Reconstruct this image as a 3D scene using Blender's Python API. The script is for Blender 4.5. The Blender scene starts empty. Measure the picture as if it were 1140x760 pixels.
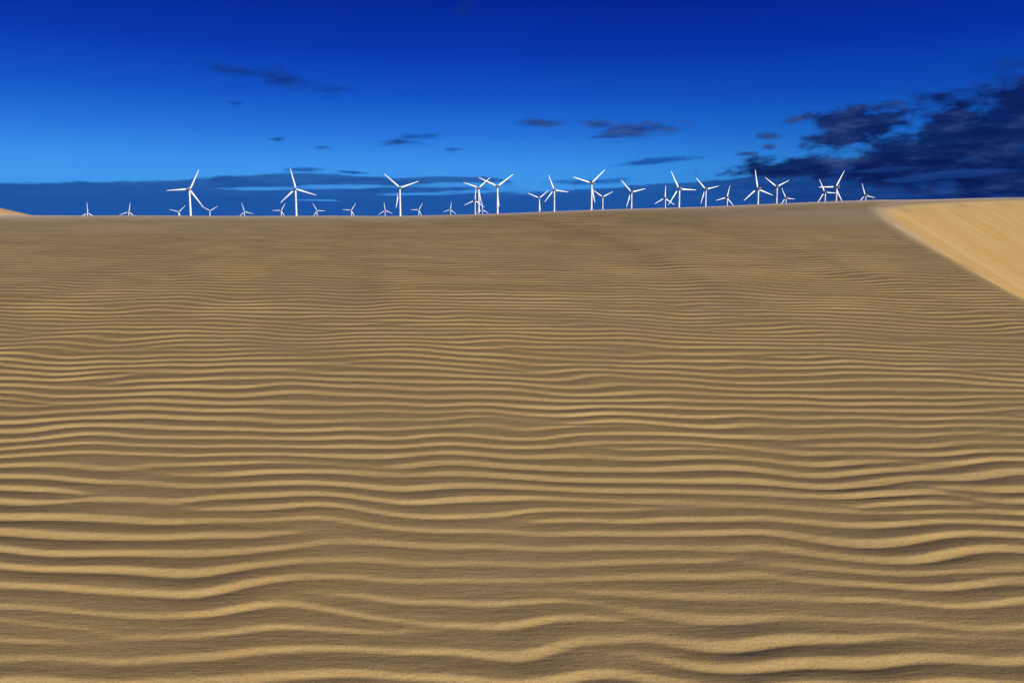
import bpy, bmesh, math, random
import numpy as np

sc = bpy.context.scene
col = sc.collection
R = math.radians
random.seed(7)
rng = np.random.default_rng(11)

# ------------------------------------------------------------------ camera, light, sky, exposure
FPX = 887.0                       # focal length in pixels of a 1140 px wide picture
PITCH = math.atan(120 / FPX)      # the true horizon lies 120 px above the middle
cam_d = bpy.data.cameras.new('camera')
cam_d.sensor_width = 36.0
cam_d.lens = 36.0 * FPX / 1140
cam_d.clip_start = 0.05
cam_d.clip_end = 80000
cam = bpy.data.objects.new('camera', cam_d)
cam.rotation_euler = (math.pi / 2 - PITCH, 0, 0)
col.objects.link(cam)
sc.camera = cam

SUN = np.array([0.58, -0.80, 0.132])
SUN /= np.linalg.norm(SUN)
sun_el = math.asin(SUN[2])
sun_az = math.atan2(SUN[0], SUN[1])
sl = bpy.data.lights.new('sun', 'SUN')
sl.energy = 5.0
sl.angle = R(0.5)
sl.color = (1.0, 0.87, 0.70)
so = bpy.data.objects.new('sun', sl)
from mathutils import Vector
so.rotation_euler = Vector(SUN).to_track_quat('Z', 'Y').to_euler()
col.objects.link(so)

vs = sc.view_settings
vs.view_transform = 'Standard'
vs.look = 'None'
vs.gamma = 1
vs.exposure = 0.52
vs.use_curve_mapping = False


class NT:
    """small helper to write node graphs as expressions"""
    def __init__(s, tree):
        s.t = tree

    def n(s, kind, **kw):
        nd = s.t.nodes.new(kind)
        for k, v in kw.items():
            setattr(nd, k, v)
        return nd

    def put(s, sock, v):
        if isinstance(v, bpy.types.NodeSocket):
            s.t.links.new(v, sock)
        elif v is not None:
            sock.default_value = v

    def m(s, op, a, b=None, c=None, clamp=False):
        nd = s.n('ShaderNodeMath', operation=op, use_clamp=clamp)
        s.put(nd.inputs[0], a)
        s.put(nd.inputs[1], b)
        s.put(nd.inputs[2], c)
        return nd.outputs[0]

    def vec(s, x, y, z=0.0):
        nd = s.n('ShaderNodeCombineXYZ')
        s.put(nd.inputs[0], x)
        s.put(nd.inputs[1], y)
        s.put(nd.inputs[2], z)
        return nd.outputs[0]

    def noise(s, vec, scale, detail=4.0, rough=0.55, lac=2.0):
        nd = s.n('ShaderNodeTexNoise')
        s.put(nd.inputs['Vector'], vec)
        nd.inputs['Scale'].default_value = scale
        nd.inputs['Detail'].default_value = detail
        nd.inputs['Roughness'].default_value = rough
        nd.inputs['Lacunarity'].default_value = lac
        return nd.outputs['Fac']

    def smooth(s, v, a, b, x0=0.0, x1=1.0):
        nd = s.n('ShaderNodeMapRange', interpolation_type='SMOOTHSTEP')
        s.put(nd.inputs['Value'], v)
        nd.inputs['From Min'].default_value = a
        nd.inputs['From Max'].default_value = b
        nd.inputs['To Min'].default_value = x0
        nd.inputs['To Max'].default_value = x1
        return nd.outputs['Result']

    def mix(s, f, a, b, mode='MIX'):
        nd = s.n('ShaderNodeMix', data_type='RGBA', blend_type=mode)
        s.put(nd.inputs['Factor'], f)
        s.put(nd.inputs[6], a)
        s.put(nd.inputs[7], b)
        return nd.outputs[2]

    def ramp(s, f, stops, mode='LINEAR'):
        nd = s.n('ShaderNodeValToRGB')
        cr = nd.color_ramp
        cr.interpolation = mode
        while len(cr.elements) < len(stops):
            cr.elements.new(0.5)
        for e, (p, c) in zip(cr.elements, stops):
            e.position = p
            e.color = (*c, 1)
        s.put(nd.inputs[0], f)
        return nd.outputs[0]


def srgb(r, g, b):
    f = lambda c: c / 12.92 if c <= 0.04045 else ((c + 0.055) / 1.055) ** 2.4
    return (f(r / 255), f(g / 255), f(b / 255))


def direction(px, py):
    """direction (world) through a pixel of the photograph; also tan-azimuth and tan-elevation"""
    u, v = px - 570, py - 380
    y = FPX * math.cos(PITCH) - v * math.sin(PITCH)
    z = -FPX * math.sin(PITCH) - v * math.cos(PITCH)
    return u, y, z


def sky_pt(px, py):
    u, y, z = direction(px, py)
    return math.atan2(u, y) * FPX, math.atan2(z, math.hypot(u, y)) * FPX


world = bpy.data.worlds.new('World')
sc.world = world
world.use_nodes = True
wt = world.node_tree
for nd in list(wt.nodes):
    wt.nodes.remove(nd)
W = NT(wt)
out = W.n('ShaderNodeOutputWorld')
bg = W.n('ShaderNodeBackground')
bg.inputs['Strength'].default_value = 0.1
wt.links.new(bg.outputs[0], out.inputs[0])
sky = W.n('ShaderNodeTexSky', sky_type='NISHITA')
sky.sun_disc = False
sky.sun_elevation = sun_el
sky.sun_rotation = sun_az
sky.dust_density = 0.3
sky.ozone_density = 3.0
tc = W.n('ShaderNodeTexCoord')
sx = W.n('ShaderNodeSeparateXYZ')
wt.links.new(tc.outputs['Generated'], sx.inputs[0])
P = W.m('MULTIPLY', W.m('ARCTAN2', sx.outputs[0], sx.outputs[1]), FPX)
Q = W.m('MULTIPLY', W.m('ARCSINE', sx.outputs[2]), FPX)

# deep polarised blue: pale and bright low down, ultramarine towards the top of the view
GAIN = 10.0 / (2 ** vs.exposure)
def sk(r, g, b):
    c = srgb(r, g, b)
    return tuple(x * 1.0 for x in c)
def qpos(y):
    return max(0.0, sky_pt(570, y)[1] / 1400.0)
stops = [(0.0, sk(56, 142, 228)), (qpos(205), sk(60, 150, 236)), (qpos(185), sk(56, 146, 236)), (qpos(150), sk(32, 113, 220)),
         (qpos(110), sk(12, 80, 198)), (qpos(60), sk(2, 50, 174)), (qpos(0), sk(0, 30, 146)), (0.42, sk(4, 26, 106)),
         (0.55, sk(34, 48, 86)), (1.0, sk(44, 52, 74))]  # unseen zenith dulled to grey to cut the blue fill on the sand
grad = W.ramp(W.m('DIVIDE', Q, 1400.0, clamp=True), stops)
# darker towards the right, where the cloud field is
side = W.smooth(P, -60, 500, 1.0, 0.62)
side_low = W.m('ADD', W.m('MULTIPLY', W.smooth(Q, 60, 260), W.m('SUBTRACT', 0.90, side)), side)
side2 = W.m('MINIMUM', W.m('MAXIMUM', side_low, side), 1.0)
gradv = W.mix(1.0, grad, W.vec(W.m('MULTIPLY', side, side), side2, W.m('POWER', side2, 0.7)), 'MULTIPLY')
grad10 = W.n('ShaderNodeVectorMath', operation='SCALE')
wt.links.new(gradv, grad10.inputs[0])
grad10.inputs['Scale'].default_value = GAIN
nsat = W.n('ShaderNodeHueSaturation')
nsat.inputs['Saturation'].default_value = 1.3
nsat.inputs['Value'].default_value = 0.9
wt.links.new(sky.outputs[0], nsat.inputs['Color'])
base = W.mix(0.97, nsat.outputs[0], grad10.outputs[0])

# --- clouds, placed by direction (azimuth and elevation), edges torn by noise
PQ = W.vec(W.m('DIVIDE', P, 46.0), W.m('DIVIDE', Q, 15.0), 0.0)
n_big = W.noise(PQ, 1.0, 6.0, 0.58)
PQ2 = W.vec(W.m('DIVIDE', P, 26.0), W.m('DIVIDE', Q, 5.5), 3.0)
n_sm = W.noise(PQ2, 1.0, 5.0, 0.6)
nb = W.m('SUBTRACT', n_big, 0.5)
ns = W.m('SUBTRACT', n_sm, 0.5)


def ellipse(px, py, rx, ry, slope=0.0):
    """1 at the middle, 0 on the rim; slope = rise of the long axis per px"""
    p, q = sky_pt(px, py)
    dp = W.m('SUBTRACT', P, p)
    dq = W.m('SUBTRACT', W.m('SUBTRACT', Q, q), W.m('MULTIPLY', dp, slope))
    a = W.m('POWER', W.m('ABSOLUTE', W.m('DIVIDE', dp, rx)), 2.0)
    b = W.m('POWER', W.m('ABSOLUTE', W.m('DIVIDE', dq, ry)), 2.0)
    return W.m('SUBTRACT', 1.0, W.m('SQRT', W.m('ADD', a, b)))


def union(lst):
    r = lst[0]
    for e in lst[1:]:
        r = W.m('MAXIMUM', r, e)
    return r


# thin wisps high in the clear sky
wisps = union([ellipse(272, 80, 50, 7, -0.10), ellipse(318, 89, 70, 12, -0.16), ellipse(358, 98, 42, 8, -0.14),
               ellipse(262, 115, 12, 2.5), ellipse(310, 155, 9, 3), ellipse(442, 158, 26, 5, 0.0),
               ellipse(474, 151, 34, 5, 0.12), ellipse(505, 166, 16, 3), ellipse(358, 164, 20, 2.6),
               ellipse(1128, 78, 34, 18, 0.1), ellipse(1040, 108, 60, 10, 0.1), ellipse(515, 8, 16, 10, 0.3)])
wm = W.m('ADD', wisps, W.m('ADD', W.m('MULTIPLY', nb, 2.0), W.m('MULTIPLY', ns, 2.4)))
wisp_mask = W.m('MULTIPLY', W.smooth(wm, -0.1, 1.5), 0.85)
dense = union([ellipse(608, 137, 36, 6, -0.06), ellipse(662, 139, 34, 7, -0.1), ellipse(702, 145, 62, 11, 0.03),
               ellipse(680, 152, 32, 4, 0.0), ellipse(858, 151, 18, 5), ellipse(886, 133, 22, 6, 0.18),
               ellipse(856, 164, 9, 4), ellipse(893, 163, 8, 5), ellipse(832, 171, 15, 2.5)])
dm = W.m('ADD', dense, W.m('ADD', W.m('MULTIPLY', nb, 2.0), W.m('MULTIPLY', ns, 2.2)))
dense_mask = W.m('MULTIPLY', W.smooth(dm, -0.05, 1.0), 0.92)
lens_c = union([ellipse(733, 179, 52, 4.5, 0.075), ellipse(336, 189, 26, 3.2, 0.0), ellipse(392, 192, 22, 2.4, -0.06), ellipse(660, 202, 60, 4.0, 0.03)])
lm = W.m('ADD', lens_c, W.m('MULTIPLY', ns, 1.6))
lens_mask = W.m('MULTIPLY', W.smooth(lm, -0.05, 0.8), 0.75)

# low stratus bank on the left and centre, with clear slits
def band_edge(pts):
    """piecewise edge: list of (px, py) -> elevation limit as a float curve of P"""
    ps = [sky_pt(*p) for p in pts]
    fc = W.n('ShaderNodeFloatCurve')
    lo, hi = -700.0, 700.0
    W.put(fc.inputs['Value'], W.m('DIVIDE', W.m('SUBTRACT', P, lo), hi - lo, clamp=True))
    cu = fc.mapping.curves[0]
    while len(cu.points) < len(ps):
        cu.points.new(0.5, 0.5)
    for pt, (p, q) in zip(cu.points, ps):
        pt.location = ((p - lo) / (hi - lo), q / 200.0)
    fc.mapping.update()
    return W.m('MULTIPLY', fc.outputs[0], 200.0)


top = band_edge([(-60, 203), (0, 203), (90, 202), (200, 199), (270, 195), (330, 192), (390, 194), (430, 197), (530, 196), (560, 199),
                 (600, 212), (700, 206), (800, 200), (860, 190), (1140, 150)])
edge = W.m('SUBTRACT', W.m('ADD', top, W.m('ADD', W.m('MULTIPLY', nb, 7.0), W.m('MULTIPLY', ns, 4.0))), Q)
bank = W.m('MULTIPLY', W.smooth(edge, -0.8, 2.2), 0.90)
slits = union([ellipse(300, 210, 66, 2.6, 0.02), ellipse(385, 208, 90, 3.0, 0.02), ellipse(505, 206, 70, 3.6, 0.02), ellipse(570, 209, 60, 8.0, 0.0),
               ellipse(470, 216, 60, 2.4, 0.02), ellipse(540, 213, 62, 2.6, 0.02), ellipse(352, 223, 30, 1.3, 0.0)])
slm = W.smooth(W.m('ADD', slits, W.m('ADD', W.m('MULTIPLY', ns, 1.0), W.m('MULTIPLY', nb, 1.0))), 0.0, 0.65)
bank = W.m('MULTIPLY', bank, W.m('SUBTRACT', 1.0, W.m('MULTIPLY', slm, 0.85)))
bank_n = W.noise(W.vec(W.m('DIVIDE', P, 90.0), W.m('DIVIDE', Q, 9.0), 5.0), 1.0, 4.0, 0.6)
bank_col = W.mix(W.smooth(bank_n, 0.3, 0.75), (*sk(22, 68, 142), 1), (*sk(48, 98, 170), 1))
bank_col = W.mix(W.smooth(Q, 66, 26), bank_col, (*sk(22, 74, 154), 1))

# dark cumulus field on the right
big = union([ellipse(1100, 150, 160, 36, 0.10), ellipse(1150, 122, 130, 34, 0.12), ellipse(962, 137, 60, 20, -0.02),
             ellipse(938, 151, 42, 15, 0.12), ellipse(900, 186, 95, 15, 0.05), ellipse(1010, 182, 120, 22, 0.03),
             ellipse(1120, 190, 110, 34, 0.0), ellipse(855, 190, 40, 7, 0.04), ellipse(1040, 165, 110, 30, 0.08)])
n_cu = W.noise(W.vec(W.m('DIVIDE', P, 30.0), W.m('DIVIDE', Q, 15.0), 9.0), 1.0, 7.0, 0.6)
ncu = W.m('SUBTRACT', n_cu, 0.5)
bm_ = W.m('ADD', W.m('SUBTRACT', big, 0.07), W.m('ADD', W.m('MULTIPLY', nb, 1.2), W.m('MULTIPLY', ncu, 2.1)))
big_mask = W.m('MULTIPLY', W.smooth(bm_, -0.14, 0.50), 0.95)
gap = union([ellipse(1065, 194, 60, 5.0, 0.05), ellipse(985, 189, 40, 3.0, 0.05), ellipse(1012, 200, 26, 3.0, 0.0)])
gapm = W.smooth(W.m('ADD', gap, W.m('ADD', W.m('MULTIPLY', ns, 0.9), W.m('MULTIPLY', nb, 1.0))), 0.0, 0.5)
big_mask = W.m('MULTIPLY', big_mask, W.m('SUBTRACT', 1.0, W.m('MULTIPLY', gapm, 0.75)))
n_in = W.noise(W.vec(W.m('DIVIDE', P, 42.0), W.m('DIVIDE', Q, 11.0), 1.7), 1.0, 7.0, 0.62)
big_col = W.ramp(n_in, [(0.33, sk(7, 22, 72)), (0.48, sk(12, 31, 90)), (0.58, sk(24, 44, 100)), (0.74, sk(54, 74, 124))])
right_low = W.smooth(P, 130, 400)
low_col = W.mix(W.smooth(bank_n, 0.35, 0.8), (*sk(8, 36, 104), 1), (*sk(34, 66, 138), 1))
bank_c2 = W.mix(right_low, bank_col, low_col)


def scaled(c):
    v = W.n('ShaderNodeVectorMath', operation='SCALE')
    W.put(v.inputs[0], c)
    v.inputs['Scale'].default_value = GAIN
    return v.outputs[0]


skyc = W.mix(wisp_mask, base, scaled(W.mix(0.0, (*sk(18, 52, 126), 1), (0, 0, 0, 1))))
skyc = W.mix(dense_mask, skyc, scaled(W.ramp(n_sm, [(0.35, sk(14, 44, 112)), (0.65, sk(52, 84, 148))])))
skyc = W.mix(bank, skyc, scaled(bank_c2))
skyc = W.mix(lens_mask, skyc, scaled(W.mix(0.0, (*sk(18, 66, 150), 1), (0, 0, 0, 1))))
skyc = W.mix(big_mask, skyc, scaled(big_col))
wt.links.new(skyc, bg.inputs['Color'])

# ------------------------------------------------------------------ helpers
def tag(o, label=None, cat=None, group=None, kind=None):
    if label: o['label'] = label
    if cat: o['category'] = cat
    if group: o['group'] = group
    if kind: o['kind'] = kind
    return o


def new_mat(name):
    m = bpy.data.materials.new(name)
    m.use_nodes = True
    t = m.node_tree
    b = t.nodes['Principled BSDF']
    return m, NT(t), b


def grid_mesh(name, X, Y, Z, attrs=None):
    ny, nx = X.shape
    me = bpy.data.meshes.new(name)
    me.vertices.add(nx * ny)
    co = np.stack([X, Y, Z], -1).astype(np.float32).reshape(-1)
    me.vertices.foreach_set('co', co)
    i = np.arange((ny - 1) * (nx - 1))
    r_, c_ = i // (nx - 1), i % (nx - 1)
    a = r_ * nx + c_
    f = np.stack([a, a + 1, a + nx + 1, a + nx], -1).astype(np.int32)
    nf = len(f)
    me.loops.add(nf * 4)
    me.polygons.add(nf)
    me.loops.foreach_set('vertex_index', f.reshape(-1))
    me.polygons.foreach_set('loop_start', np.arange(0, nf * 4, 4, dtype=np.int32))
    me.polygons.foreach_set('use_smooth', np.ones(nf, dtype=bool))
    me.update(calc_edges=True)
    for k, v in (attrs or {}).items():
        at = me.attributes.new(k, 'FLOAT', 'POINT')
        at.data.foreach_set('value', v.astype(np.float32).reshape(-1))
    o = bpy.data.objects.new(name, me)
    col.objects.link(o)
    return o


def fft_noise(ny, nx, sy, sx_, seed):
    """smooth random field, unit variance; sy, sx_ = correlation lengths in cells"""
    g = np.random.default_rng(seed)
    f = np.fft.rfft2(g.standard_normal((ny, nx)))
    ky = np.fft.fftfreq(ny)[:, None]
    kx = np.fft.rfftfreq(nx)[None, :]
    f *= np.exp(-2 * (math.pi ** 2) * ((ky * sy) ** 2 + (kx * sx_) ** 2))
    r = np.fft.irfft2(f, s=(ny, nx))
    return r / r.std()


def sample(F, gy, gx):
    """bilinear lookup in array F at fractional rows gy and columns gx"""
    gy = np.clip(gy, 0, F.shape[0] - 1.001)
    gx = np.clip(gx, 0, F.shape[1] - 1.001)
    i = gy.astype(int); j = gx.astype(int)
    a = gy - i; b = gx - j
    a = a * a * (3 - 2 * a) * 0.3 + a * 0.7
    return (F[i, j] * (1 - a) * (1 - b) + F[i, j + 1] * (1 - a) * b + F[i + 1, j] * a * (1 - b) + F[i + 1, j + 1] * a * b)


def sstep(x, a, b):
    t = np.clip((x - a) / (b - a), 0, 1)
    return t * t * (3 - 2 * t)


# ------------------------------------------------------------------ the big rippled dune
H0, S0, CR = 1.62, 0.2323, 0.00705


def softmax_(a, b, k):
    return 0.5 * (a + b + np.sqrt((a - b) ** 2 + k * k))


def softmin_(a, b, k):
    return 0.5 * (a + b - np.sqrt((a - b) ** 2 + k * k))


def base_surface(x, y):
    yy = np.maximum(y, -3)
    z = -H0 + S0 * yy - CR * yy * yy
    z = z + 0.25 * np.minimum(y + 3, 0)
    m = x / np.maximum(y, 4.0)
    # the crest line climbs to the right
    rise = np.interp(m, [-0.7, -0.15, -0.05, 0.15, 0.36, 0.45, 0.62, 1.2], [0, 0, 0.0025, 0.008, 0.0155, 0.0195, 0.021, 0.021])
    z = z + rise * y * sstep(y, 5, 15)
    # soft swells
    z = z + 0.006 * np.sin(x * 0.7 + y * 0.35 + 1) * sstep(y, 2, 7) + 0.004 * np.sin(x * 1.6 - y * 0.9)
    return z


BX = np.array([2.6, 2.92, 3.78, 4.30, 4.86, 5.44, 6.38, 7.9, 10.1, 14.5, 22.0, 36.0])
BY = np.array([-4.0, 0.8, 6.0, 8.4, 10.5, 12.0, 13.1, 14.2, 15.6, 18.2, 22.0, 28.0])


def brink_curve():
    t = np.linspace(0, len(BX) - 1, 900)
    k = np.arange(len(BX))
    X = np.interp(t, k, BX); Y = np.interp(t, k, BY)
    ker = np.hanning(75); ker /= ker.sum()
    Xp = np.concatenate([X[0] + (X[0] - X[1:38][::-1]), X, X[-1] + (X[-1] - X[-38:-1][::-1])])
    Yp = np.concatenate([Y[0] + (Y[0] - Y[1:38][::-1]), Y, Y[-1] + (Y[-1] - Y[-38:-1][::-1])])
    return np.convolve(Xp, ker, 'valid'), np.convolve(Yp, ker, 'valid')


CX, CY = brink_curve()
CS = np.concatenate([[0], np.cumsum(np.hypot(np.diff(CX), np.diff(CY)))])


def brink_dist(x, y):
    """signed distance into the hollow on the right of the brink, and arc position of the nearest brink point"""
    sh = x.shape
    x = x.reshape(-1); y = y.reshape(-1)
    D = np.full(x.shape, -99.0); Sx = np.zeros(x.shape)
    near = np.where((x > 0.0) & (x > 0.12 * y))[0]
    ax, ay = CX[:-1], CY[:-1]
    bx, by = CX[1:] - ax, CY[1:] - ay
    st = 6
    ax2, ay2 = CX[:-st:st], CY[:-st:st]
    bx2, by2 = CX[st::st] - ax2, CY[st::st] - ay2
    cs2 = CS[:-st:st]
    l2 = bx2 ** 2 + by2 ** 2
    for s in range(0, len(near), 20000):
        q = near[s:s + 20000]
        px, py = x[q][:, None], y[q][:, None]
        t = np.clip(((px - ax2) * bx2 + (py - ay2) * by2) / l2, 0, 1)
        ex, ey = px - ax2 - t * bx2, py - ay2 - t * by2
        d2 = ex * ex + ey * ey
        j = d2.argmin(1); r = np.arange(len(q))
        d = np.sqrt(d2[r, j])
        sgn = np.sign(bx2[j] * ey[r, j] - by2[j] * ex[r, j])
        D[q] = -sgn * d
        Sx[q] = cs2[j] + t[r, j] * np.sqrt(l2[j])
    return D.reshape(sh), Sx.reshape(sh)


# wavelength of the ripples grows slowly with distance from the camera's foot
ys_t = np.linspace(-8, 70, 8000)
L_t = np.interp(ys_t, [-8, 1.5, 3, 7, 12, 16, 70], [0.090, 0.092, 0.095, 0.107, 0.122, 0.14, 0.2])
u_t = np.concatenate([[0], np.cumsum(np.diff(ys_t) / L_t[:-1])])

# envelope of the ripple train: a complex field relaxed until it holds few dislocations
NU, NX = 1300, 640
DU, DX = 0.35, 0.06
X0 = -16.0
rg = np.random.default_rng(23)


def gl_env():
    A = rg.standard_normal((NU, NX)) + 1j * rg.standard_normal((NU, NX))
    ku = np.fft.fftfreq(NU, DU)[:, None] * 2 * math.pi
    kx = np.fft.fftfreq(NX, DX)[None, :] * 2 * math.pi
    A = np.fft.ifft2(np.fft.fft2(A) * np.exp(-(ku * 0.62) ** 2 / 2 - (kx * 0.10) ** 2 / 2))
    A /= np.abs(A).mean()
    dt = 0.4
    lin = np.exp(dt * (1 - (0.70 * ku) ** 2 - (0.21 * kx) ** 2))
    for _ in range(2):
        A = np.fft.ifft2(np.fft.fft2(A) * lin)
        A = A / np.sqrt(1 + (np.abs(A) ** 2) * (1 - math.exp(-2 * dt)))
    return A / np.abs(A).mean()


ENV = gl_env()
W1 = fft_noise(NU, NX, 9.0, 11.0, 5)     # broad waviness of the crests
W2 = fft_noise(NU, NX, 2.4, 1.7, 6)
W3 = fft_noise(NU, NX, 4.5, 2.4, 16)
AMPN = fft_noise(NU, NX, 2.6, 5.0, 8)
LEEN = fft_noise(NU, NX, 2.2, 4.0, 9)


def ripples(x, y):
    u = np.interp(y, ys_t, u_t)
    gy = ((u + 1.3 * x + 40) / DU) % (NU - 2)      # joints line up obliquely
    gx = ((x - X0) / DX) % (NX - 2)
    e = sample(ENV, gy, gx)
    ph = 2 * math.pi * u + np.angle(e) + (1.3 * sample(W1, gy, gx) + 1.9 * sample(W3, gy, gx)) * np.interp(y, [2, 4, 6, 10, 13], [0.52, 0.68, 0.62, 0.4, 0.2]) + 0.7 * sample(W2, gy, gx)
    # long oblique seams where two trains of ripples meet half a wave apart
    xc = np.interp(y, [2, 3.6, 7.2, 12.5, 16], [2.9, 2.4, 1.6, 0.0, -1.5]) + 0.12 * np.sin(y * 1.9) + 0.06 * np.sin(y * 5.3)
    wd = 0.03 + 0.012 * np.maximum(y, 0)
    for off, st in ((-5.4, 0.4), (-3.1, 0.35), (-1.35, 0.5), (0.0, 0.6), (0.75, 0.4), (1.9, 0.5)):
        ph = ph + 2 * math.pi * st * sstep(y, 2.4, 4.5) / (1 + np.exp(np.clip(-(x - xc - off) / wd, -40, 40)))
    ph = ph + 2 * math.pi * (0.35 * x * sstep(x, 0.5, 6) * sstep(y, 2.0, 8) + 0.25 * x * 0.2)
    t = (-ph / (2 * math.pi)) % 1.0        # 0 at the crest, growing towards the camera
    vr = np.interp(y, [3, 9], [1, 0.3])
    lee = np.clip(np.interp(y, [2, 8], [0.245, 0.19]) + 0.05 * vr * sample(LEEN, gy, gx), 0.15, 0.42)
    am = (0.25 + 0.75 * sstep(np.abs(e), 0.0, 0.42)) * np.clip(np.abs(e), 0.7, 1.1) * np.clip(1 + 0.18 * vr * sample(AMPN, gy, gx), 0.5, 1.4)
    tt = np.clip(t / lee, 0, 1)
    hl = (1 - tt) ** 1.3
    q = np.clip((t - lee) / (1 - lee), 0, 1)
    hs = 1 - (1 - q) ** 1.6
    h = np.where(t < lee, hl, hs)
    L = np.interp(y, ys_t, L_t)
    # crowded ripples stay lower, spread ones grow taller
    cph = np.exp(1j * ph)
    dph = np.imag(np.conj(cph) * np.gradient(cph, axis=0) / np.gradient(y, axis=0))
    k = np.clip(2 * math.pi / L / np.maximum(np.abs(dph), 1.0), 0.35, 1.05)
    kw = np.ones(9) / 9
    k = np.apply_along_axis(lambda v: np.convolve(np.pad(v, 4, mode='edge'), kw, 'valid'), 0, k)
    return (h - 0.5) * am * L * k, np.abs(e)


# fan-shaped grid: finest near the camera's foot
def fan_rows():
    ys = [-5.0]
    while ys[-1] < 62:
        y = ys[-1]
        st = np.interp(y, [-5, 0.5, 1.2, 3, 8, 14, 17, 25, 62], [0.05, 0.02, 0.0055, 0.0065, 0.011, 0.013, 0.03, 0.10, 0.5])
        ys.append(y + st)
    return np.array(ys)


ysr = fan_rows()
mg = np.concatenate([np.linspace(-1.35, -0.72, 60)[:-1], np.linspace(-0.72, 0.78, 760), np.linspace(0.78, 1.6, 90)[1:]])
Yg, Mg = np.meshgrid(ysr, mg, indexing='ij')
Xg = Mg * (np.maximum(Yg, 0.6) + 1.6)


def smooth_surface(x, y):
    zb = base_surface(x, y)
    D, Sarc = brink_dist(x, y)
    # the height of the wall follows the brink's own height along the arc
    zbr = np.interp(Sarc, CS, base_surface(CX, CY))
    wall = zbr - 0.035 - 0.66 * (np.sqrt(D * D + 0.02) * 0.5 + D * 0.5)
    wall = softmax_(wall, np.full_like(wall, -4.2), 0.9)
    k = sstep(D, -0.14, 0.10)
    return np.where(D > -90, zb * (1 - k) + wall * k, zb), D, Sarc


Zs, D, Sarc = smooth_surface(Xg, Yg)
rip, env_abs = ripples(Xg, Yg)
Dp = np.maximum(D, 0)
on_slip = sstep(D, -0.02, 0.22)
amp = np.interp(Yg, [-5, 1.5, 2.6, 4, 5.5, 7, 10, 13, 15, 18, 30], [0.094, 0.094, 0.090, 0.076, 0.064, 0.054, 0.040, 0.028, 0.022, 0.02, 0.02])
fade = (1 - sstep(D, -0.16, 0.0) * 1.0)
# low oblique swells running down to the right
for off, hh in ((-2.6, 0.010), (0.0, 0.016), (1.5, 0.013)):
    xcv = np.interp(Yg, [2, 3.6, 7.2, 12.5, 16], [2.9, 2.4, 1.6, 0.0, -1.5]) + off + 0.15 * np.sin(Yg * 0.8)
    dd = (Xg - xcv)
    Zs = Zs + hh * np.exp(-np.where(dd > 0, dd / 0.7, dd / 0.22) ** 2) * sstep(Yg, 4.0, 6.5) * (1 - sstep(Yg, 11, 14)) * (1 - sstep(D, -1.2, -0.2))
Zs = Zs + rip * amp * 1.0 * fade
# fine avalanche relief on the slip face
stk = fft_noise(256, 4096, 40, 3.0, 31)
stk2 = fft_noise(256, 4096, 60, 9.0, 32)
sv = sample(stk, np.clip(Dp * 25, 0, 254), (Sarc * 60) % 4090) * 0.006 + sample(stk2, np.clip(Dp * 25, 0, 254), (Sarc * 60) % 4090) * 0.012
Zs = Zs + sv * on_slip
Zs = softmax_(Zs, np.full_like(Zs, -7.5), 1.0)
dune = grid_mesh('rippled_dune', Xg, Yg, Zs, {'slip': on_slip, 'arc': Sarc, 'down': Dp})
tag(dune, kind='structure')

m, N, b = new_mat('wind_rippled_sand')
b.inputs['Roughness'].default_value = 0.95
b.inputs['Specular IOR Level'].default_value = 0.12
geo = N.n('ShaderNodeNewGeometry')
pos = geo.outputs['Position']
sp = N.n('ShaderNodeSeparateXYZ'); N.put(sp.inputs[0], pos)
px_, py_, pz_ = sp.outputs
slip = N.n('ShaderNodeAttribute', attribute_name='slip').outputs['Fac']
arc = N.n('ShaderNodeAttribute', attribute_name='arc').outputs['Fac']
down = N.n('ShaderNodeAttribute', attribute_name='down').outputs['Fac']
grain = N.noise(pos, 420.0, 3.0, 0.7)
fleck = N.noise(pos, 140.0, 2.0, 0.6)
streak = N.noise(N.vec(N.m('MULTIPLY', px_, 9.0), N.m('MULTIPLY', py_, 50.0), N.m('MULTIPLY', pz_, 50)), 1.0, 6.0, 0.68)
patch = N.noise(N.vec(N.m('MULTIPLY', px_, 0.55), N.m('MULTIPLY', py_, 0.50), 2.0), 1.0, 3.0, 0.6)
c0 = N.mix(N.smooth(patch, 0.25, 0.8), (0.395, 0.290, 0.125, 1), (0.385, 0.270, 0.103, 1))
c0 = N.mix(N.m('MULTIPLY', N.smooth(grain, 0.40, 0.66), 0.55), c0, (0.52, 0.405, 0.225, 1))
c0 = N.mix(N.m('MULTIPLY', N.smooth(fleck, 0.56, 0.72), 0.45), c0, (0.26, 0.18, 0.10, 1))
c0 = N.mix(N.m('MULTIPLY', N.smooth(streak, 0.45, 0.75), 0.20), c0, (0.36, 0.25, 0.13, 1))
speck = N.noise(pos, 150.0, 3.0, 0.85)
c0 = N.mix(N.m('MULTIPLY', N.smooth(speck, 0.48, 0.66), 0.5), c0, (0.20, 0.145, 0.075, 1))
# avalanche streaks: pale and rusty lines running down the slip face
wob = N.noise(pos, 0.8, 2.0, 0.5)
aw = N.m('ADD', arc, N.m('MULTIPLY', wob, 0.12))
st1 = N.noise(N.vec(N.m('MULTIPLY', aw, 9.0), N.m('MULTIPLY', down, 0.22), 0.0), 1.0, 5.0, 0.62)
st2 = N.noise(N.vec(N.m('MULTIPLY', aw, 30.0), N.m('MULTIPLY', down, 0.7), 4.0), 1.0, 3.0, 0.6)
cs = N.mix(N.smooth(st1, 0.36, 0.66), (0.35, 0.235, 0.082, 1), (0.39, 0.28, 0.125, 1))
cs = N.mix(N.m('MULTIPLY', N.smooth(st2, 0.55, 0.78), 0.55), cs, (0.58, 0.45, 0.26, 1))
cs = N.mix(N.m('MULTIPLY', N.smooth(grain, 0.4, 0.7), 0.2), cs, (0.62, 0.47, 0.29, 1))
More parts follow.
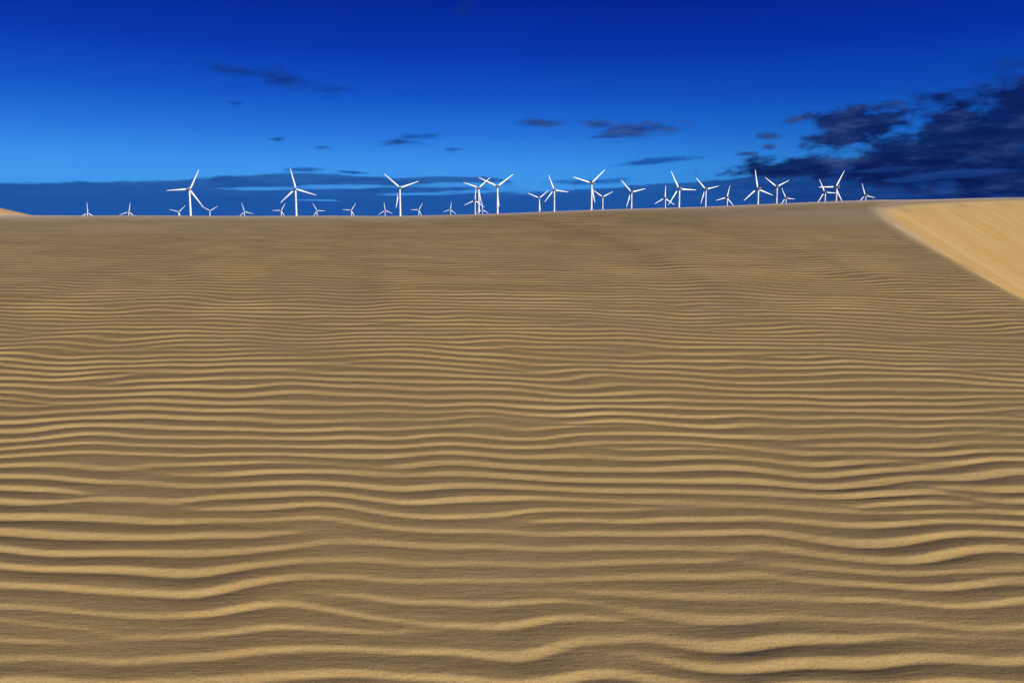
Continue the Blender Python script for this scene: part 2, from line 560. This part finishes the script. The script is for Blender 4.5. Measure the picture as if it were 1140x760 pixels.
N.put(b.inputs['Base Color'], N.mix(slip, c0, cs))
hsum = N.m('ADD', N.m('MULTIPLY', grain, 0.0016), N.m('ADD', N.m('MULTIPLY', fleck, 0.0016), N.m('MULTIPLY', streak, 0.0060)))
bp = N.n('ShaderNodeBump')
bp.inputs['Strength'].default_value = 0.55
bp.inputs['Distance'].default_value = 1.0
N.put(bp.inputs['Height'], hsum)
N.put(b.inputs['Normal'], bp.outputs[0])
dune.data.materials.append(m)

# ------------------------------------------------------------------ thin veil of sand blowing over the crest and the brink
def blowing_sand():
    ys3 = np.arange(5.0, 21.0, 0.12)
    ms3 = np.linspace(-0.95, 0.66, 200)
    Y3, M3 = np.meshgrid(ys3, ms3, indexing='ij')
    X3 = M3 * (Y3 + 1.6)
    # clip the veil at the brink: points past it slide back onto it
    zt, d3, _ = smooth_surface(X3, Y3)
    zflat = base_surface(X3, Y3)
    th = 0.085 * sstep(Y3, 4.6, 12.0) * (1 - sstep(Y3, 18.5, 20.8)) - 0.028
    th = th * (1 + 0.18 * fft_noise(*X3.shape, 5, 9, 77))
    pl = 0.10 * np.exp(-((np.clip(d3, -50, 50) + 0.05) / 0.20) ** 2) * (d3 > -90) * sstep(Y3, 7.0, 8.5)
    th = np.maximum(th, pl - 0.02)
    top_ = np.where(d3 > -90, (zflat + th) * (1 - sstep(d3, 0.05, 0.30)) + (zt - 0.15) * sstep(d3, 0.05, 0.30), zflat + th)
    bot = np.minimum(top_ - 0.02, zt - 0.12)
    ny, nx = X3.shape
    V = np.concatenate([np.stack([X3, Y3, top_], -1).reshape(-1, 3), np.stack([X3, Y3, bot], -1).reshape(-1, 3)])
    idx = np.arange(ny * nx).reshape(ny, nx)
    F = []
    a, b_, c_, d_ = idx[:-1, :-1], idx[:-1, 1:], idx[1:, 1:], idx[1:, :-1]
    F += np.stack([a, b_, c_, d_], -1).reshape(-1, 4).tolist()
    o_ = ny * nx
    F += (np.stack([a, d_, c_, b_], -1).reshape(-1, 4) + o_).tolist()
    ring = list(idx[0, :]) + list(idx[1:, -1]) + list(idx[-1, -2::-1]) + list(idx[-2:0:-1, 0])
    for i in range(len(ring)):
        p, q = int(ring[i]), int(ring[(i + 1) % len(ring)])
        F.append([q, p, p + o_, q + o_])
    me = bpy.data.meshes.new('blowing_sand')
    me.from_pydata(V.tolist(), [], F)
    for p in me.polygons: p.use_smooth = False
    o = bpy.data.objects.new('blowing_sand', me)
    col.objects.link(o)
    tag(o, 'thin grey veil of wind blown sand skimming the dune crest', 'blowing sand', None, 'stuff')
    m = bpy.data.materials.new('airborne_sand')
    m.use_nodes = True
    t = m.node_tree
    t.nodes.remove(t.nodes['Principled BSDF'])
    pv = t.nodes.new('ShaderNodeVolumePrincipled')
    pv.inputs['Color'].default_value = (0.90, 0.79, 0.62, 1)
    pv.inputs['Density'].default_value = 0.85
    pv.inputs['Anisotropy'].default_value = 0.1
    t.links.new(pv.outputs[0], t.nodes['Material Output'].inputs['Volume'])
    me.materials.append(m)


blowing_sand()

# ------------------------------------------------------------------ turbines: where they stand
TURB = [  # hub px, hub py, rotor radius px, angle of one blade (deg), label
 (97.6, 237.1, 11.3, 90, "tiny white wind turbine, leftmost of all, beside the pale distant dune, one blade straight up"),
 (143.5, 235.9, 10.5, 79, "tiny white wind turbine, second from the left, upper blade leaning slightly right"),
 (199.1, 235.9, 10.0, 45, "tiny white wind turbine just left of the leftmost tall turbine, under its left blade"),
 (211.3, 210.7, 23.7, 64, "leftmost tall white wind turbine, one blade pointing flat to the left"),
 (233.7, 234.6, 9.8, 31, "tiny white wind turbine just right of the leftmost tall turbine, below its lower blade tip"),
 (272.1, 235.5, 9.8, 105, "tiny white wind turbine alone midway between the two leftmost tall turbines"),
 (313.0, 234.4, 9.5, 60, "tiny white wind turbine just left of the second tall turbine, blade pointing flat left"),
 (329.1, 210.1, 22.6, 103, "tall white wind turbine, second tall one from the left, upper blade leaning left"),
 (352.8, 234.4, 9.3, 119, "tiny white wind turbine just right of the second tall turbine, blade pointing flat right"),
 (391.1, 234.0, 9.2, 57, "tiny white wind turbine midway between the second and third tall turbines from the left"),
 (428.6, 234.0, 8.8, 96, "tiny white wind turbine just left of the third tall turbine, top blade almost upright"),
 (444.9, 208.9, 22.1, 19, "third tall white wind turbine from the left, lower blade hanging left of its tower"),
 (466.1, 233.7, 8.8, 59, "tiny white wind turbine just right of the third tall turbine, blade pointing flat left"),
 (501.4, 233.2, 8.2, 81, "tiny white wind turbine alone just left of the tight central cluster of four turbines"),
 (528.7, 223.0, 13.0, 85, "half hidden mid sized wind turbine with upright blade, left tower in the central cluster"),
 (532.6, 209.2, 17.6, 41, "wind turbine in the central cluster whose right blade crosses its tall neighbour's left blade"),
 (537.0, 233.4, 8.2, 91, "tiny wind turbine tucked low behind the tight central cluster, top blade upright"),
 (553.3, 207.4, 22.2, 36, "tall white wind turbine on the right of the central cluster, lower blade behind its tower"),
 (600.1, 220.5, 13.8, 38, "mid sized wind turbine with V of upper blades, first right of the central cluster"),
 (616.7, 211.3, 16.8, 112, "white wind turbine, second right of the central cluster, one blade pointing flat right"),
 (658.0, 203.9, 21.3, 43, "tall white wind turbine right of centre with its hub highest of all"),
 (670.6, 219.3, 13.5, 26, "mid sized wind turbine close beside the highest hubbed turbine, on its right"),
 (702.6, 213.8, 17.2, 13, "wind turbine standing alone, second to the right of the highest hubbed turbine"),
 (740.3, 220.5, 13.6, 88, "mid sized turbine with one blade straight up, its right tip crossing a taller neighbour"),
 (755.5, 210.1, 20.8, 117, "tall white wind turbine with flat right blade, overlapping a smaller one on its left"),
 (785.2, 210.7, 16.5, 13, "wind turbine next right of the tall flat bladed one, upper blades in a V"),
 (809.1, 219.9, 13.4, 75, "small wind turbine just left of the tall one under the dark clouds' left end"),
 (843.2, 210.0, 20.4, 100, "tall wind turbine under the dark clouds' left end, upper blade nearly upright"),
 (864.2, 207.9, 17.0, 25, "wind turbine with Y shaped rotor, lower blade hanging along its tower, under dark clouds"),
 (874.5, 220.5, 11.8, 115, "small wind turbine low to the right of the Y shaped rotor under dark clouds"),
 (917.8, 213.9, 15.6, 117, "shorter wind turbine of the overlapping pair on the right, flat blade reaching the other tower"),
 (930.2, 208.3, 20.4, 61, "taller wind turbine of the overlapping pair on the right, flat left blade"),
 (962.9, 217.4, 13.4, 109, "small white wind turbine, rightmost of all, nearest the golden slip face"),
]
RB, HUB = 40.0, 82.0
ALPHA = R(-13)
spots = []
for hx, hy, rp, ang, lab in TURB:
    u, y, z = direction(hx, hy)
    d = RB * math.hypot(FPX, 0) / rp
    k = d / y
    spots.append((u * k, d, z * k - HUB, ang, lab))

# ------------------------------------------------------------------ plain beyond the dune
def plain_height(x, y):
    w = np.zeros_like(x) + 1e-9
    h = np.zeros_like(x)
    for (tx, ty, tz, _, _) in spots:
        d2 = (x - tx) ** 2 + (y - ty) ** 2
        k = 1.0 / (d2 + 900.0) ** 1.5
        w += k; h += k * tz
    hh = h / w
    f = sstep(y, 300, 1300)
    far = 1 - sstep(y, 5500, 9000)
    return -7.9 * (1 - f) + hh * f * far


yp = np.concatenate([np.linspace(-3000, -100, 14), np.linspace(-80, 400, 40), np.geomspace(430, 6000, 150), np.geomspace(6400, 40000, 18)])
mp = np.linspace(-1, 1, 181)
Yp, Mp = np.meshgrid(yp, mp, indexing='ij')
Xp = Mp * (np.maximum(np.abs(Yp), 300) * 1.6)
Zp = plain_height(Xp, Yp) + 0.8 * np.sin(Xp * 0.013) * np.sin(Yp * 0.011) * sstep(Yp, 200, 500)
plain = grid_mesh('plain', Xp, Yp, Zp)
tag(plain, kind='structure')
m, N, b = new_mat('scrubby_plain')
b.inputs['Roughness'].default_value = 0.95
g = N.n('ShaderNodeNewGeometry').outputs['Position']
n1 = N.noise(g, 0.02, 6.0, 0.6)
n2 = N.noise(g, 1.5, 4.0, 0.6)
c = N.mix(N.smooth(n1, 0.42, 0.6), (0.42, 0.31, 0.17, 1), (0.10, 0.11, 0.05, 1))
c = N.mix(N.m('MULTIPLY', n2, 0.5), c, (0.35, 0.26, 0.14, 1))
N.put(b.inputs['Base Color'], c)
plain.data.materials.append(m)

# pale dune far off on the left
def far_dune():
    n = 160
    xs = np.linspace(-260, -60, n)
    ys2 = np.linspace(115, 215, 90)
    Y2, X2 = np.meshgrid(ys2, xs, indexing='ij')
    # ridge line at y = 160; image height at px 0 -> 232, at px 46 -> 241.5
    _, y0, z0 = direction(0, 231.5)
    ridge = np.interp(X2, [-260, -150, -125, -110, -101.5, -93.4, -84, -60], [9.5, 9.2, 8.6, 7.3, 5.75, 3.85, 1.2, -8.5])
    t = (Y2 - 160)
    side = np.where(t < 0, ridge + t * 0.34, ridge - t * 0.22)
    k = 1.2 * np.exp(-(t / 2.0) ** 2)
    Z2 = side - k * 0.3 + 0.35 * np.sin(X2 * 0.05 + Y2 * 0.06)
    Z2 = softmax_(Z2, np.full_like(Z2, -8.6), 1.0)
    o = grid_mesh('distant_dune', X2, Y2, Z2)
    tag(o, kind='structure')
    m, N, b = new_mat('pale_sand')
    b.inputs['Roughness'].default_value = 0.95
    b.inputs['Specular IOR Level'].default_value = 0.1
    g = N.n('ShaderNodeNewGeometry').outputs['Position']
    n1 = N.noise(g, 0.15, 5.0, 0.6)
    n2 = N.noise(g, 6.0, 4.0, 0.7)
    c = N.mix(N.smooth(n1, 0.4, 0.65), (0.56, 0.42, 0.23, 1), (0.50, 0.35, 0.17, 1))
    c = N.mix(N.m('MULTIPLY', n2, 0.2), c, (0.62, 0.5, 0.3, 1))
    N.put(b.inputs['Base Color'], c)
    o.data.materials.append(m)


far_dune()

# ------------------------------------------------------------------ wind turbines
def obj(name, bm, mat, parent=None, smooth=True):
    me = bpy.data.meshes.new(name)
    bmesh.ops.recalc_face_normals(bm, faces=bm.faces)
    bm.to_mesh(me); bm.free()
    for p in me.polygons:
        p.use_smooth = smooth
    me.materials.append(mat)
    o = bpy.data.objects.new(name, me)
    col.objects.link(o)
    if parent: o.parent = parent
    return o


def loft(bm, rings, cap=True):
    rr = [[bm.verts.new(p) for p in ring] for ring in rings]
    n = len(rr[0])
    for a, c in zip(rr[:-1], rr[1:]):
        for i in range(n):
            bm.faces.new((a[i], a[(i + 1) % n], c[(i + 1) % n], c[i]))
    if cap:
        bm.faces.new(rr[0][::-1]); bm.faces.new(rr[-1])


def circle(r, z, n=32, cx=0, cy=0, axis='z'):
    p = []
    for i in range(n):
        a = 2 * math.pi * i / n
        if axis == 'z': p.append((cx + r * math.cos(a), cy + r * math.sin(a), z))
        else: p.append((cx + r * math.cos(a), z, cy + r * math.sin(a)))
    return p


mw, N, b = new_mat('white_coated_steel')
b.inputs['Roughness'].default_value = 0.4
g = N.n('ShaderNodeTexCoord').outputs['Object']
nz = N.noise(g, 0.35, 4.0, 0.6)
N.put(b.inputs['Base Color'], N.mix(N.smooth(nz, 0.4, 0.75), (0.58, 0.62, 0.66, 1), (0.50, 0.54, 0.58, 1)))
md, N, b = new_mat('dark_door_and_shade')  # near-black colour of the door, also painted shade on the nacelle
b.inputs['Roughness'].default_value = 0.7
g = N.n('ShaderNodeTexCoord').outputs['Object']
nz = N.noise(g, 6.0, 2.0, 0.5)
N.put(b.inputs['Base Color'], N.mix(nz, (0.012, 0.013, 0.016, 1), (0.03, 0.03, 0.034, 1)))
mc, N, b = new_mat('concrete_footing')
g = N.n('ShaderNodeTexCoord').outputs['Object']
nz = N.noise(g, 2.0, 5.0, 0.6)
N.put(b.inputs['Base Color'], N.mix(nz, (0.26, 0.25, 0.23, 1), (0.38, 0.36, 0.33, 1)))


def make_turbine():
    """local frame: +Y is the rotor's side (faces into the wind), -Y the rear of the nacelle"""
    root = bpy.data.objects.new('wind_turbine', None)
    root.empty_display_size = 5
    col.objects.link(root)
    bm = bmesh.new()
    loft(bm, [circle(6.5, -3.0), circle(6.5, 0.2), circle(5.8, 0.5)])
    obj('foundation', bm, mc, root, False)
    bm = bmesh.new()
    rings = []
    for z in (0.5, 1.0, 20, 40, 60, 78, 80.0):
        rings.append(circle(2.25 - 0.9 * z / 80, z))
        if z in (20, 40, 60):
            rings.append(circle(2.32 - 0.9 * z / 80, z + 0.05)); rings.append(circle(2.32 - 0.9 * z / 80, z + 0.3)); rings.append(circle(2.25 - 0.9 * z / 80, z + 0.35))
    loft(bm, rings)
    tw = obj('tower', bm, mw, root)
    bm = bmesh.new()
    bmesh.ops.create_cube(bm, size=1)
    bmesh.ops.scale(bm, vec=(1.1, 0.25, 2.3), verts=bm.verts)
    bmesh.ops.translate(bm, vec=(0, -2.5, 3.2), verts=bm.verts)
    obj('door', bm, md, tw, False)
    # nacelle: rounded box tapering to the rotor
    bm = bmesh.new()
    def sq(y, w, h, zc, n=24, e=0.35):
        p = []
        for i in range(n):
            a = 2 * math.pi * i / n
            cx_, sz = math.cos(a), math.sin(a)
            p.append((w * math.copysign(abs(cx_) ** e, cx_), y, zc + h * math.copysign(abs(sz) ** e, sz)))
        return p
    loft(bm, [sq(-7.6, 1.9, 2.3, 81.3), sq(-7.2, 2.2, 2.6, 81.3), sq(-2.0, 2.2, 2.5, 81.4), sq(2.0, 1.85, 1.85, 82.0), sq(3.2, 1.45, 1.45, 82.0, e=0.7)])
    nc = obj('nacelle', bm, mw, root)
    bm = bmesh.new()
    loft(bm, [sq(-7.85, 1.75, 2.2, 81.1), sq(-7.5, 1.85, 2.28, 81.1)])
    obj('rear_shade_panel', bm, md, nc, False)  # dark panel added for the shaded spot on the nacelle's rear
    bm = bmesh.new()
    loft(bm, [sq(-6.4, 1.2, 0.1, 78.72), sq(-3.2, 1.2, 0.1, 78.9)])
    obj('under_shade_panel', bm, md, nc, False)  # dark panel that paints in the shade under the nacelle
    bm = bmesh.new()
    loft(bm, [circle(0.08, -4.9, 8, 0.0, 0.0, 'z')[:8], circle(0.05, -4.9, 8)][:1] + [circle(0.07, 84.0, 8, 0.6, -5.5), circle(0.05, 86.2, 8, 0.6, -5.5)][0:2]) if False else loft(bm, [circle(0.10, 83.9, 8, 0.6, -5.5), circle(0.06, 86.0, 8, 0.6, -5.5)])
    obj('wind_mast', bm, mw, nc)
    # hub with spinner
    bm = bmesh.new()
    loft(bm, [circle(r_, y_, 24, 0, 0, 'y') for r_, y_ in ((1.45, -1.3), (1.6, -0.6), (1.6, 0.6), (1.35, 1.5), (0.8, 2.2), (0.15, 2.5))])
    hub = obj('hub', bm, mw, root)
    hub.location = (0, 4.6, HUB)
    # blade along +X of the hub frame, chord in the XZ (rotor) plane with twist
    for k in range(3):
        bm = bmesh.new()
        rings = []
        for r_, ch, th, tw_ in ((1.2, 1.9, 1.8, 0), (3.0, 2.0, 1.7, 4), (6.0, 2.7, 1.15, 16), (9.0, 3.0, 0.8, 13), (14, 2.6, 0.55, 9),
                                (20, 2.15, 0.42, 6), (27, 1.65, 0.3, 4), (33, 1.3, 0.2, 2.5), (38, 0.9, 0.12, 1.5), (39.6, 0.8, 0.07, 1), (40, 0.3, 0.04, 1)):
            ring = []
            for i in range(16):
                a = 2 * math.pi * i / 16
                cz = ch * (0.5 * math.cos(a) - 0.12)
                cy = th * 0.5 * math.sin(a) * (1 + 0.45 * math.cos(a))
                t = R(tw_)
                ring.append((r_, cy * math.cos(t) + cz * math.sin(t), cz * math.cos(t) - cy * math.sin(t)))
            rings.append(ring)
        loft(bm, rings)
        bl = obj('blade', bm, mw, hub)
        bl.rotation_euler = (0, -R(120 * k), 0)
    return root


def children(o):
    return [c for c in bpy.data.objects if c.parent == o]


proto = make_turbine()
tree = [(c, children(c)) for c in children(proto)]
for i, (x, y, z, ang, lab) in enumerate(spots):
    if i == 0:
        r, hubo = proto, [c for c, _ in tree if c.name.startswith('hub')][0]
        pairs = None
    else:
        r = proto.copy(); col.objects.link(r)
        for c, gs in tree:
            cc = c.copy(); col.objects.link(cc); cc.parent = r
            if c.name.startswith('hub'): hubo = cc
            for g_ in gs:
                gg = g_.copy(); col.objects.link(gg); gg.parent = cc
    tag(r, lab, 'wind turbine', 'wind turbines on the plain beyond the dune')
    r.rotation_euler = (0, 0, -ALPHA)
    # put the hub, not the tower axis, on the measured line
    hx, hy = 4.6 * math.sin(ALPHA), 4.6 * math.cos(ALPHA)
    r.location = (x - hx, y - hy, z)
    hubo.rotation_euler = (0, -R(ang), 0)

# ------------------------------------------------------------------ shell bits on the sand
def surf_z(x, y):
    i = np.searchsorted(ysr, y) - 1
    row = Xg[i]
    j = np.searchsorted(row, x) - 1
    a = (y - ysr[i]) / (ysr[i + 1] - ysr[i]); bb = (x - row[j]) / (row[j + 1] - row[j])
    return float((Zs[i, j] * (1 - bb) + Zs[i, j + 1] * bb) * (1 - a) + (Zs[i + 1, j] * (1 - bb) + Zs[i + 1, j + 1] * bb) * a)


def hit(px, py):
    u, y, z = direction(px, py)
    t = 1.2
    while t < 16:
        yy = t
        if z / y * yy < surf_z(u / y * yy, yy): return u / y * yy, yy
        t += 0.004
    return u / y * 5, 5.0


ms, N, b = new_mat('bleached_shell')
b.inputs['Roughness'].default_value = 0.35
g = N.n('ShaderNodeTexCoord').outputs['Object']
N.put(b.inputs['Base Color'], N.mix(N.noise(g, 300, 2), (0.86, 0.84, 0.78, 1), (0.72, 0.66, 0.56, 1)))
bm = bmesh.new()
bmesh.ops.create_icosphere(bm, subdivisions=2, radius=1)
for v in bm.verts:
    k = 1 + 0.25 * math.sin(v.co.x * 5 + 1) * math.cos(v.co.y * 4)
    v.co = Vector((v.co.x * 1.0 * k, v.co.y * 0.7 * k, max(v.co.z, -0.2) * 0.5))
shell0 = None
SH = [(563, 674, 'pale shell chip on a bright ripple crest at the bottom centre of the sand'),
      (765, 473, 'pale shell chip on the rippled sand right of centre, halfway down the slope'),
      (725, 544, 'pale shell chip on a ripple trough right of centre'),
      (96, 701, 'pale shell chip in the dark trough near the bottom left corner'),
      (84, 755, 'pale shell chip at the very bottom edge, lower left'),
      (948, 602, 'pale shell chip in a dark trough at the lower right'),
      (705, 408, 'tiny pale shell chip high on the rippled slope, above the others at right of centre'),
      (307, 688, 'pale shell chip between ripples left of the bottom centre'),
      (1047, 342, 'tiny pale shell chip near the foot of the golden slip face edge')]
for px, py, lab in SH:
    x, y = hit(px, py)
    if shell0 is None:
        s = shell0 = obj('shell_fragment', bm, ms)
    else:
        s = shell0.copy(); col.objects.link(s)
    sz = (0.0022 if px == 563 else 0.0015) * (y / 2.4) ** 0.8
    s.scale = (sz, sz, sz)
    s.rotation_euler = (random.uniform(-.3, .3), random.uniform(-.3, .3), random.uniform(0, 6))
    s.location = (x, y, surf_z(x, y) + sz * 0.15)
    tag(s, lab, 'shell', 'shell chips scattered on the sand')
